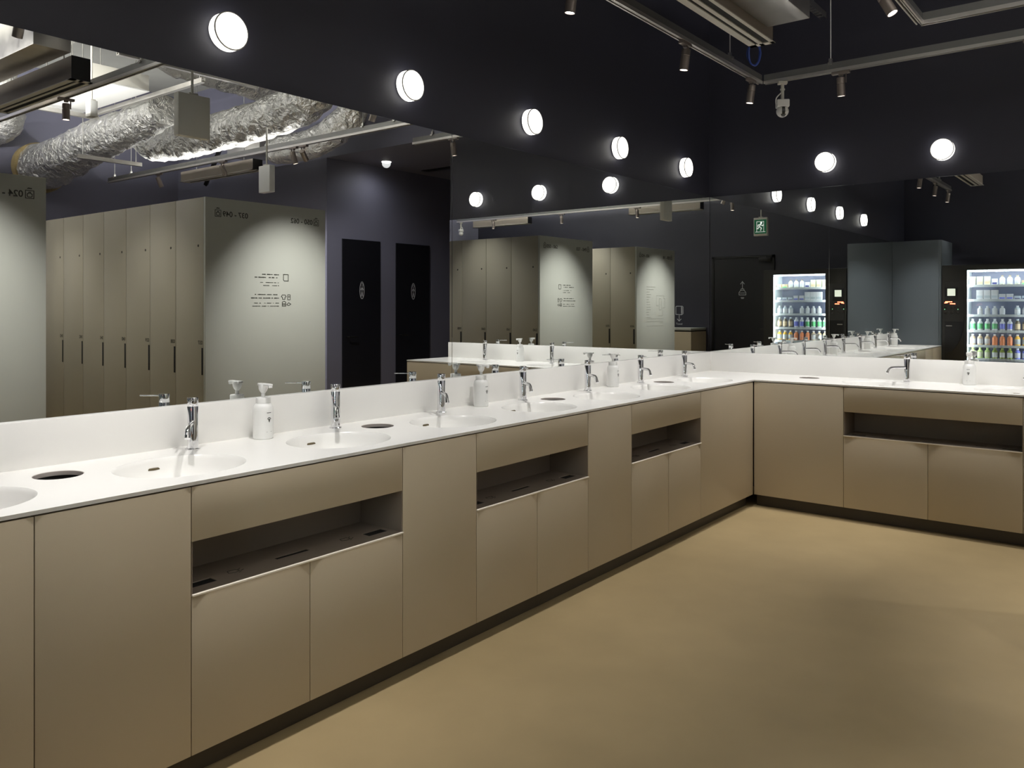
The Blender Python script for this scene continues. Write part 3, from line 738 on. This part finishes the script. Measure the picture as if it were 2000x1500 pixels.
ICON = [[(-0.024, -0.024), (-0.024, 0.024), (0.024, 0.024), (0.024, -0.024), (-0.024, -0.024)],
        [(-0.014, 0.004), (-0.014, -0.012), (-0.008, -0.016), (0.008, -0.016), (0.014, -0.012), (0.014, 0.004)],
        [(-0.014, 0.0), (-0.003, 0.012)], [(0.003, 0.012), (0.014, 0.0)], [(-0.004, 0.016), (-0.003, 0.006)], [(0.004, 0.016), (0.003, 0.006)],
        [(-0.012, 0.038), (-0.004, 0.038)], [(0.0, 0.039), (0.008, 0.039), (0.013, 0.034)], [(-0.010, 0.036), (0.010, 0.037)]]
def end_panel(yc, left, right, label, info):
    """local frame: viewer looks +x; local x = -world y"""
    t = thing('locker_end_panel', label, 'panel', (2.75, yc, 0), -PI/2, 'end panels of the locker blocks')
    bx('panel_board', 'lock', t, -0.55, 0, 0.0, 0.55, 0.0255, LH+0.001, bev=0.001)
    bm = bmesh.new()
    for cx in (-0.455, 0.448):
        strokes(bm, [[(x_+cx, z_+2.043) for x_, z_ in pl] for pl in ICON], 0.0042, -0.0003)
    obj('locker_symbol', bm, 'ink', t)
    text('left_number_range', left, 0.056, 'ink', t, (-0.418, -0.0006, 2.024), 'LEFT', 0.0008)
    text('right_number_range', right, 0.056, 'ink', t, (0.410, -0.0006, 2.024), 'RIGHT', 0.0008)
    bm = bmesh.new()
    if info == 'text':
        rnd = random.Random(3)
        for (px0, py, wdt) in ((510, 535, .009), (496, 541, .009), (506, 551, .006), (512, 557, .006), (496, 575, .008), (489, 582, .008), (494, 592, .006), (488, 598, .006)):
            z = 1.353-(py-598)*0.00394; x = -0.087; xe = -0.087+(542-px0)*0.00474
            while x < xe:
                L = rnd.uniform(0.004, 0.012) if wdt < 0.007 else rnd.uniform(0.005, 0.011)
                if rnd.random() < 0.75: strokes(bm, [[(x, z), (min(x+L, xe), z)]], wdt*rnd.uniform(0.6, 1.0), -0.0003)
                x += L+rnd.uniform(0.002, 0.005)
        def at_(px, py): return (-0.087+(542-px)*0.00474, 1.353-(py-598)*0.00394)
        P = lambda *a: [at_(a[i], a[i+1]) for i in range(0, len(a), 2)]
        strokes(bm, [P(552, 534, 561, 534, 561, 547, 553, 547, 551.5, 545, 551.5, 534, 553, 534)], 0.006, -0.0003)
        strokes(bm, [P(549, 575.5, 555, 575.5, 557, 579, 554.5, 580, 554.5, 584, 549.5, 584, 549.5, 580, 547, 579, 549, 575.5), P(560, 575, 565, 575, 565, 585, 560, 585, 560, 575), P(560, 579, 565, 579),
                     P(549, 590, 553, 588, 556, 590, 556, 598, 549, 598, 549, 590), P(549, 593, 556, 593), P(549, 595.5, 556, 595.5), P(558, 595, 562, 591, 566.5, 594, 562, 597, 558, 595)], 0.005, -0.0003)
        obj('printed_notice', bm, 'ink', t)
    else:
        rnd = random.Random(5)
        for i in range(13):
            z = 1.62-i*0.035; x = -0.28; xe = x+rnd.uniform(0.10, 0.2)*(1.5 if i < 2 else 0.6)
            while x < xe:
                L = rnd.uniform(0.006, 0.02); strokes(bm, [[(x, z), (x+L, z)]], 0.005, -0.0003); x += L+0.006
        strokes(bm, [[(0.0, 1.5), (0.22, 1.5), (0.22, 1.46), (0.25, 1.46), (0.25, 1.33), (0.18, 1.33), (0.18, 1.22), (0.05, 1.22)], [(0.0, 1.5), (0.0, 1.36), (0.06, 1.36)], [(0.08, 1.46), (0.08, 1.30), (0.14, 1.30), (0.14, 1.46), (0.08, 1.46)],
                     [(-0.28, 1.18), (0.2, 1.18)], [(-0.28, 1.14), (0.2, 1.14)], [(-0.28, 1.08), (0.2, 1.08)], [(0.1, 1.12), (0.2, 1.12)]], 0.003, -0.0003)
        obj('printed_floor_plan', bm, 'inkfaint', t)
    return t
end_panel(-2.07, '050 - 062', '037 - 049', 'greige locker end panel marked 037-049 and 050-062 with a printed notice', 'text')
end_panel(-4.265, '024 - 036', '011 - 023', 'greige locker end panel marked 024-036 with a faint printed plan', 'map')

# ------------------------------------------------------------------ ceiling rails
RZ = 2.85
def rail(label, p0, p1, hangers, rh=0.062, rw=0.036, up=()):
    p0 = Vector(p0); p1 = Vector(p1); d = p1-p0; L = d.length; a = math.atan2(d.y, d.x)
    t = thing('lighting_rail', label, 'lighting rail', (p0.x, p0.y, RZ), a, 'grey lighting rails hung below the ceiling')
    bm = bmesh.new()
    box(bm, 0, -rw/2+0.006, 0.020, L, rw/2-0.006, rh); obj('web', bm, 'aluweb', t)
    bm = bmesh.new(); box(bm, 0, -rw/2, 0.0155, L, rw/2, 0.020); box(bm, 0, -rw/2, 0, L, -rw/2+0.008, 0.016); box(bm, 0, rw/2-0.008, 0, L, rw/2, 0.016); box(bm, 0, -0.003, 0.004, L, 0.003, 0.016)
    obj('track', bm, 'alu', t)
    bm = bmesh.new(); box(bm, 0.002, -rw/2+0.009, 0.0125, L-0.002, -0.004, 0.0155); box(bm, 0.002, 0.004, 0.0125, L-0.002, rw/2-0.009, 0.0155); obj('groove', bm, 'alud', t)
    for u in hangers:
        bm = bmesh.new(); tube(bm, [(u, 0, rh), (u, 0, ZC-RZ)], 0.004, 8); box(bm, u-0.012, -rw/2-0.004, rh-0.012, u+0.012, rw/2+0.004, rh+0.003); box(bm, u-0.01, -0.01, rh+0.003, u+0.01, 0.01, rh+0.03)
        obj('hanger_rod', bm, 'steel', t, True)
    for (u0, u1) in up:  # added fill lamps shining up, not part of the rail
        ld = bpy.data.lights.new('fill_light', 'AREA'); ld.shape = 'RECTANGLE'; ld.size = u1-u0; ld.size_y = 0.03; ld.energy = K_FILL*(u1-u0)/1.5*(0.2 if p0.y > -2 else 1)
        ld.color = (1.0, 0.97, 0.93)
        lo = bpy.data.objects.new('fill_light_strip', ld); C.objects.link(lo); lo.parent = t; lo.location = ((u0+u1)/2, 0, rh+0.006); lo.rotation_euler = (PI, 0, 0)
    return t
rail('grey lighting rail running along above the long worktop', (0.622, -0.56, 0), (0.622, -5.95, 0), [0.5, 1.9, 3.3, 4.7])
rail('grey lighting rail along the back wall above the short worktop', (0.645, -0.542, 0), (2.69, -0.542, 0), [0.435, 1.8])
rail('grey lighting rail crossing over the locker ends toward the back, longest in the mirror', (1.735, -1.16, 0), (7.28, -1.16, 0), [0.55, 0.95, 5.0, 5.4], up=[(1.9, 5.4)])
rail('grey lighting rail running past the locker end panels', (1.735, -1.18, 0), (1.735, -4.97, 0), [0.8, 2.4])
rail('grey lighting rail over the aisle between the locker blocks', (1.757, -3.30, 0), (7.3, -3.30, 0), [0.6, 2.0, 4.9], up=[(1.9, 3.4), (3.6, 5.1)])
rail('grey lighting rail over the aisle nearest the rear wall', (1.757, -4.95, 0), (7.1, -4.95, 0), [0.6, 2.2, 3.8], up=[(1.9, 3.4), (3.6, 5.1)])

# ------------------------------------------------------------------ track spotlights
def make_spot(label, loc, rz, tilt, energy=None, ang=70, blend=0.6, aim=None):
    t = thing('track_spotlight', label, 'spotlight', loc, rz, 'small grey cylinder spotlights on the rails')
    bm = bmesh.new(); box(bm, -0.055, -0.016, -0.018, 0.055, 0.016, -0.0002, bev=0.002); box(bm, -0.012, -0.01, -0.03, 0.012, 0.01, -0.018); obj('adapter', bm, 'lamp', t, True)
    bm = bmesh.new(); box(bm, 0.030, -0.006, -0.075, 0.034, 0.006, -0.018); obj('bracket', bm, 'lamp', t)
    bm = bmesh.new()
    lathe(bm, [(0, 0.045), (0.023, 0.045), (0.025, 0.042), (0.025, 0.010), (0.0235, 0.008), (0.0235, 0.005), (0.025, 0.003), (0.025, -0.072), (0.022, -0.072), (0.022, -0.062)], 28)
    hd = obj('lamp_head', bm, 'lamp', t, True); hd.location = (0, 0, -0.085); hd.rotation_euler = Vector(aim).to_track_quat('-Z', 'Y').to_euler() if aim else (tilt, 0, 0)
    bm = bmesh.new(); lathe(bm, [(0, -0.0665), (0.0215, -0.0665), (0.0215, -0.064), (0, -0.064)], 24); obj('lens', bm, 'lens', hd, True)
    if energy:
        ld = bpy.data.lights.new('beam', 'SPOT'); ld.energy = energy; ld.spot_size = math.radians(ang); ld.spot_blend = blend; ld.shadow_soft_size = 0.02; ld.color = (1.0, 0.975, 0.945)
        lo = bpy.data.objects.new('beam', ld); C.objects.link(lo); lo.parent = hd; lo.location = (0, 0, -0.076)
    return t
sA = [(-0.72, 'nearest the corner'), (-1.68, 'second from the corner'), (-2.83, 'third from the corner'), (-4.2, 'fourth from the corner'), (-5.03, 'fifth from the corner'), (-5.8, 'at the near end')]
for y, d_ in sA: make_spot('small grey spotlight on the rail over the long worktop, '+d_, (0.622, y, RZ), PI/2, math.radians(8), K_SPOT*(0.6 if y < -5.5 else 1), 80, 1.0)
for x, d_ in ((1.143, 'directly above the tap'), (2.19, 'at the free end')): make_spot('small grey spotlight on the back wall rail, '+d_, (x, -0.542, RZ), 0, math.radians(8), K_SPOT*1.25, 84, 1.0)
for y, d_ in ((-1.89, 'aimed at the far end panel'), (-4.25, 'aimed at the near end panel')):
    make_spot('small grey spotlight on the locker-end rail, '+d_, (1.735, y, RZ), PI/2, math.radians(-27), K_PANEL, 63, 1.0)
for x, tl, d_ in ((3.51, 25, 'left of the close pair'), (3.66, 25, 'right of the close pair'), (4.832, 22, 'between the close pair and the far end'), (6.103, 25, 'farthest one')):
    make_spot('small grey spotlight on the passage-side rail, '+d_, (x, -1.16, RZ), 0, math.radians(tl), K_DOWN*(1.6 if x < 3.6 else 1.5 if x < 4 else 2.4), 66 if x < 3.6 else 110, 0.9, (4.62-x, 2.1, -1.7) if x < 3.6 else (-0.25, 0.5, -2.0) if x < 4 else None)
for x, tl, d_ in ((3.44, 0, 'nearest the end panels'), (4.95, 0, 'in the middle'), (6.3, -40, 'nearest the far wall')):
    make_spot('small grey spotlight on the rail between the locker blocks, '+d_, (x, -3.30, RZ), PI/2, math.radians(tl), K_DOWN*(1.6 if tl else 1), 100, 0.8)
for x, d_ in ((1.93, 'nearest the worktops'), (3.44, 'second'), (4.83, 'third'), (6.26, 'nearest the far wall')):
    make_spot('small grey spotlight on the rearmost rail, '+d_, (x, -4.95, RZ), 0, 0, K_DOWN*(0.35 if x < 2 else 1), 110, 0.8)

# ------------------------------------------------------------------ security cameras
def make_cctv(label, loc, rz):
    t = thing('security_camera', label, 'security camera', loc, rz, 'white security cameras hung from the rails')
    bm = bmesh.new(); box(bm, -0.03, -0.02, -0.02, 0.03, 0.02, -0.0002, bev=0.003); tube(bm, [(0, 0, -0.02), (0, 0, -0.12)], 0.011, 14); tube(bm, [(0, 0, -0.05), (0, 0, -0.06)], 0.016, 14); obj('stem', bm, 'diffuser', t, True)
    bm = bmesh.new(); tube(bm, spline([(-0.012, -0.012, -0.08), (-0.04, -0.015, -0.11), (-0.045, -0.01, -0.14), (-0.035, 0, -0.16)], 5), 0.004, 8); obj('cable', bm, 'plastic', t, True)
    bm = bmesh.new(); box(bm, -0.04, -0.035, -0.175, 0.04, 0.035, -0.125, bev=0.006); obj('housing', bm, 'plastic', t, True)
    bm = bmesh.new(); bmesh.ops.create_uvsphere(bm, u_segments=28, v_segments=18, radius=0.04)
    gl_ = obj('camera_globe', bm, 'plastic', t, True); gl_.location = (0, 0, -0.2)
    bm = bmesh.new(); bmesh.ops.create_uvsphere(bm, u_segments=24, v_segments=16, radius=0.0412)
    bmesh.ops.delete(bm, geom=[v_ for v_ in bm.verts if not (v_.co.y < -0.012 and abs(v_.co.x) < 0.019)], context='VERTS')
    obj('lens_window', bm, 'black', gl_, True)
    return t
cc = make_cctv('white round security camera hanging near the inner corner', (0.767, -0.542, RZ), 0.55)
dup(cc, (7.01, -4.95, RZ), -0.5, 'white round security camera on the rearmost rail, seen only reflected')

# ------------------------------------------------------------------ air diffusers
def diffuser_box(label, p0, p1, wd=0.13, ht=0.12, z=2.84, plen=None):
    p0 = Vector(p0); p1 = Vector(p1); d = p1-p0; L = d.length
    t = thing('air_diffuser', label, 'air diffuser', (p0.x, p0.y, z), math.atan2(d.y, d.x), 'long slotted air diffusers below the ceiling')
    h = wd/2
    bm = bmesh.new(); box(bm, 0, -h+0.006, 0.006, L, h-0.006, ht); obj('casing', bm, 'plenum', t)
    bm = bmesh.new(); s_ = wd/7
    for k in (0, 1, 2): box(bm, -0.01, -h-0.006+k*(wd+0.012)/2-(0 if k != 1 else 0.012)-(0.02 if k == 2 else 0), 0, L+0.01, -h-0.006+k*(wd+0.012)/2+(0.04 if k == 0 else 0.012 if k == 1 else 0.0), 0.0055)
    box(bm, -0.01, -h-0.006, 0, 0.03, h+0.006, 0.0055); box(bm, L-0.03, -h-0.006, 0, L+0.01, h+0.006, 0.0055)
    obj('slot_grille', bm, 'diffuser', t)
    bx('dark_slots', 'void', t, 0.0, -h, 0.0056, L, h, 0.0059)
    bx('end_cap', 'black', t, -0.004, -h+0.004, 0.006, -0.0002, h-0.004, ht)
    if plen: bx('plenum_box', 'galv', t, *plen, bev=0.004)
    for u in (0.25, L-0.25):
        bm = bmesh.new(); tube(bm, [(u, 0, ht), (u, 0, ZC-z)], 0.004, 8); obj('hanger_rod', bm, 'steel', t)
    return t
diffuser_box('slotted air diffuser with plenum box above the long worktop, nearest the corner', (0.96, -1.39, 0), (0.96, -3.3, 0), plen=(0.10, 0.066, 0.06, 1.8, 0.30, 0.42))
diffuser_box('slotted air diffuser above the long worktop, nearer the rear wall', (0.99, -5.55, 0), (0.99, -3.7, 0))
diffuser_box('slotted air diffuser under a galvanised plenum, reflected at the top left', (2.87, -3.45, 0), (4.25, -3.45, 0), ht=0.16, plen=(-0.02, -0.30, 0.17, 1.7, -0.07, 0.5))
diffuser_box('slotted air diffuser over the far aisle, beside the white hanging box', (4.99, -0.64, 0), (6.45, -0.64, 0))
diffuser_box('slotted air diffuser near the rear wall, closer to the worktops', (2.75, -5.72, 0), (4.0, -5.72, 0))
diffuser_box('slotted air diffuser near the rear wall, closer to the far wall', (6.13, -5.82, 0), (7.43, -5.82, 0))
bm = bmesh.new(); lathe(bm, [(0, -0.002), (0.045, -0.002), (0.05, -0.006), (0.055, -0.001), (0.055, 0)], 28)
o = tag(obj('downlight', bm, 'lens', None, True), 'small recessed downlight in the passage ceiling', 'downlight'); o.location = (4.3, 0.62, 3.0298)
ld = bpy.data.lights.new('beam', 'SPOT'); ld.energy = 9; ld.spot_size = 2.9; ld.spot_blend = 1.0; ld.shadow_soft_size = 0.05
lo = bpy.data.objects.new('beam', ld); C.objects.link(lo); lo.parent = o; lo.location = (0, 0, -0.02)
bm = bmesh.new(); box(bm, 3.0, 1.3, 3.024, 4.4, 1.42, 3.0298)
tag(obj('air_grille', bm, 'black'), 'narrow dark air grille in the passage ceiling', 'air grille')

# ------------------------------------------------------------------ hanging signs
def hanging(label, cat, loc, rz, front_m, sw=0.20, sh=0.25, sd=0.055, man_=False, name='hanging_sign', top=None):
    t = thing(name, label, cat, loc, rz, 'square sign boxes hanging on rods')
    bx('sign_box', front_m, t, -sw/2, -sd/2, -sh/2, sw/2, sd/2, sh/2, bev=0.004)
    bm = bmesh.new(); tube(bm, [(0, 0, sh/2), (0, 0, (ZC if top is None else top)-loc[2])], 0.008, 12); box(bm, -0.03, -0.02, sh/2, 0.03, 0.02, sh/2+0.012, bev=0.002); obj('hanging_rod', bm, 'diffuser', t, True)
    if man_:
        bx('green_face', 'green', t, -sw/2+0.012, -sd/2-0.002, -sh/2+0.03, sw/2-0.012, -sd/2-0.0002, sh/2-0.03)
        bm = bmesh.new(); y_ = -sd/2-0.0022
        strokes(bm, [[(-0.052, -0.068), (-0.052, 0.072), (0.05, 0.072), (0.05, -0.068)], [(-0.07, -0.075), (0.07, -0.075)]], 0.008, y_, 0.001)
        strokes(bm, [[(0.004, 0.034), (-0.012, 0.0), (0.016, -0.022), (0.004, -0.056)], [(-0.012, 0.0), (-0.034, -0.026), (-0.05, -0.024)], [(0.004, 0.03), (-0.03, 0.024), (-0.036, 0.0)], [(0.006, 0.03), (0.03, 0.012), (0.046, 0.022)], circ(0.014, 0.052, 0.006)], 0.015, y_, 0.001)
        obj('running_figure', bm, 'exitw', t)
    return t
hanging('green running-man exit sign hanging by the rear door, seen in the back mirror', 'exit sign', (1.712, -5.45, 2.49), PI, 'diffuser', man_=True, name='exit_sign', sh=0.26)
hanging('grey square sign box hanging in front of the foil ducts', 'hanging sign', (2.02, -3.153, 2.54), -PI/2, 'diffuser', sw=0.215, sh=0.265)
hanging('white sign box on a rod above the far locker block', 'hanging sign', (3.807, -1.352, 2.54), 0, 'plastic', top=3.03, sw=0.17, sh=0.25, sd=0.06)
hanging('small pale box hanging beyond the near diffuser', 'sensor', (4.14, -2.80, 2.97), 0, 'plastic', sw=0.09, sh=0.13, sd=0.06, name='ceiling_sensor')

# ------------------------------------------------------------------ foil ducts
def duct(label, pts, r, n=30, seg=14, amp=0.11, rim=None, oval=1.0):
    P_ = spline(pts, seg); seed = random.random()*50
    def rf(p, q, i):
        v_ = Vector((p.x*3+seed, p.y*3, p.z*3))+q*0.9
        return 1+amp*(noise.noise(v_*2.2)+0.6*noise.noise(v_*5.5)+0.35*noise.noise(v_*11))
    t = thing('foil_duct', label, 'duct', (0, 0, 0), 0, 'foil-wrapped air ducts below the ceiling')
    bm = bmesh.new(); tube(bm, P_, r, n, True, rf); obj('foil_jacket', bm, 'foil', t, True, angle=1.0)
    if rim:
        a_, b_ = Vector(pts[0]), Vector(pts[1]); d_ = (b_-a_).normalized()
        bm = bmesh.new(); tube(bm, [a_-d_*0.0, a_+d_*0.09], (r if not isinstance(r, list) else r[0])*1.1, 32); obj('wool_collar', bm, 'wool', t, True)
    return t
duct('wide foil duct leaving the far wall, lowest at the left', [(7.74, -1.78, 2.99), (7.2, -1.77, 3.03), (6.6, -1.75, 3.12), (6.0, -1.74, 3.18), (5.4, -1.74, 3.22), (4.9, -1.76, 3.28)], [0.27-0.0016*i for i in range(71)], rim=True)
duct('bright foil duct with a rounded end running along the far locker block', [(6.25, -1.25, 3.62), (6.35, -1.2, 3.4), (6.2, -1.17, 3.2), (5.6, -1.17, 3.15), (4.9, -1.18, 3.15), (4.2, -1.2, 3.16), (3.5, -1.24, 3.2), (3.1, -1.3, 3.35), (2.85, -1.45, 3.75)], 0.19)
duct('sagging foil elbow in front of the back wall', [(4.85, -0.5, 3.06), (4.6, -0.5, 3.05), (4.2, -0.5, 3.06), (3.85, -0.5, 3.15), (3.6, -0.5, 3.3), (3.4, -0.55, 3.6)], 0.15)
duct('foil duct crossing high above the hanging sign boxes', [(4.2, -2.25, 3.78), (4.5, -2.0, 3.78), (4.75, -1.6, 3.78), (4.85, -1.0, 3.78), (4.9, -0.4, 3.78)], 0.2)
duct('short foil duct at the top left corner of the mirror', [(6.2, -3.2, 3.78), (5.3, -3.15, 3.72), (4.6, -3.12, 3.68), (4.2, -3.0, 3.66)], 0.2)
duct('smaller foil duct entering the far wall higher up', [(7.74, -2.35, 3.3), (7.2, -2.38, 3.28), (6.75, -2.45, 3.33), (6.5, -2.6, 3.55), (6.42, -2.7, 4.1)], 0.14, rim=True)
# cassette, struts, brace
t = thing('air_conditioning_unit', 'white ceiling air unit with a flat bottom behind the near diffuser', 'air conditioner', (0, 0, 0))
bx('casing', 'diffuser', t, 4.5, -2.8, 3.32, 6.0, -2.12, 3.46, bev=0.006); bx('bottom_plate', 'plastic', t, 4.5, -2.8, 3.31, 6.0, -2.12, 3.3195)
for a in ((4.6, -2.75), (5.9, -2.75), (4.8, -2.5), (5.9, -2.2)):
    bm = bmesh.new(); tube(bm, [(a[0], a[1], 3.46), (a[0], a[1], ZC)], 0.005, 8); obj('hanger_rod', bm, 'steel', t)
def strut(label, a, b):
    a = Vector(a); b = Vector(b); d_ = b-a; L = d_.length
    t = thing('support_channel', label, 'steel channel', (a.x, a.y, a.z), math.atan2(d_.y, d_.x), 'galvanised support channels between the ducts')
    bm = bmesh.new(); box(bm, 0, -0.02, 0, L, 0.02, 0.004); box(bm, 0, -0.02, 0.004, L, -0.016, 0.04); box(bm, 0, 0.016, 0.004, L, 0.02, 0.04); obj('channel', bm, 'galv', t)
    for u in (0.06, L-0.06):
        bm = bmesh.new(); tube(bm, [(u, 0, 0.004), (u, 0, ZC-a.z)], 0.005, 8); box(bm, u-0.015, -0.015, 0.004, u+0.015, 0.015, 0.02); obj('hanger_rod', bm, 'steel', t)
strut('galvanised channel carrying the wide foil duct', (6.0, -2.1, 2.88), (6.0, -1.42, 2.88))
strut('galvanised channel under the air unit, running toward the far wall', (3.72, -2.05, 3.28), (5.65, -2.05, 3.28))
strut('galvanised channel across the top of the mirror', (3.6, -2.85, 3.3), (3.6, -1.6, 3.3))
strut('galvanised channel beside the air unit', (5.75, -2.9, 3.25), (5.75, -2.0, 3.25))
bm = bmesh.new(); tube(bm, [(6.9, -0.1, 2.92), (6.5, -0.2, 3.2), (6.1, -0.3, 3.48)], 0.03, 4); tag(obj('diagonal_brace', bm, 'black'), 'black diagonal brace behind the far rail end', 'brace')
bm = bmesh.new(); box(bm, 5.3, -0.40, 3.12, 5.95, -0.02, 3.5, bev=0.005); tag(obj('duct_box', bm, 'galv', None, True), 'galvanised duct box against the back wall behind the sagging foil elbow', 'duct')
# blue cable coil and slotted channel above the corner
bm = bmesh.new()
for k, (rx, rz_, ph) in enumerate(((0.038, 0.085, 0), (0.033, 0.078, 0.5), (0.042, 0.07, 1.0))):
    tube(bm, [(rx*math.cos(a*PI/12+ph), 0.012*k+0.006*math.sin(a), rz_*math.sin(a*PI/12+ph)) for a in range(25)], 0.0045, 8)
tube(bm, [(0, 0, 0.08), (-0.005, 0, 0.3), (0, 0, 1.2)], 0.004, 8)
o = tag(obj('cable_coil', bm, 'blue', None, True), 'coil of blue cable hanging above the inner corner', 'cable'); o.location = (0.69, -0.83, 2.985); o.rotation_euler = (0, 0, 0.6)
bm = bmesh.new()
for k in range(22): box(bm, -0.02, -0.03-k*0.05, 0, 0.02, -0.05-k*0.05, 0.003); box(bm, -0.02, -0.05-k*0.05, 0.02, -0.017, -0.07-k*0.05, 0.04)
box(bm, -0.022, -1.1, 0, -0.018, 0.0, 0.04); box(bm, 0.018, -1.1, 0, 0.022, 0.0, 0.04)
o = tag(obj('slotted_channel', bm, 'steel'), 'perforated steel channel hanging above the back wall rail', 'steel channel'); o.location = (0.95, -0.28, 3.3)
bm = bmesh.new(); tube(bm, [(0, -0.2, 0.04), (0, -0.2, 0.9)], 0.004, 8); tube(bm, [(0, -0.8, 0.04), (0, -0.8, 0.9)], 0.004, 8)
h_ = obj('hanger_rod', bm, 'steel', o)
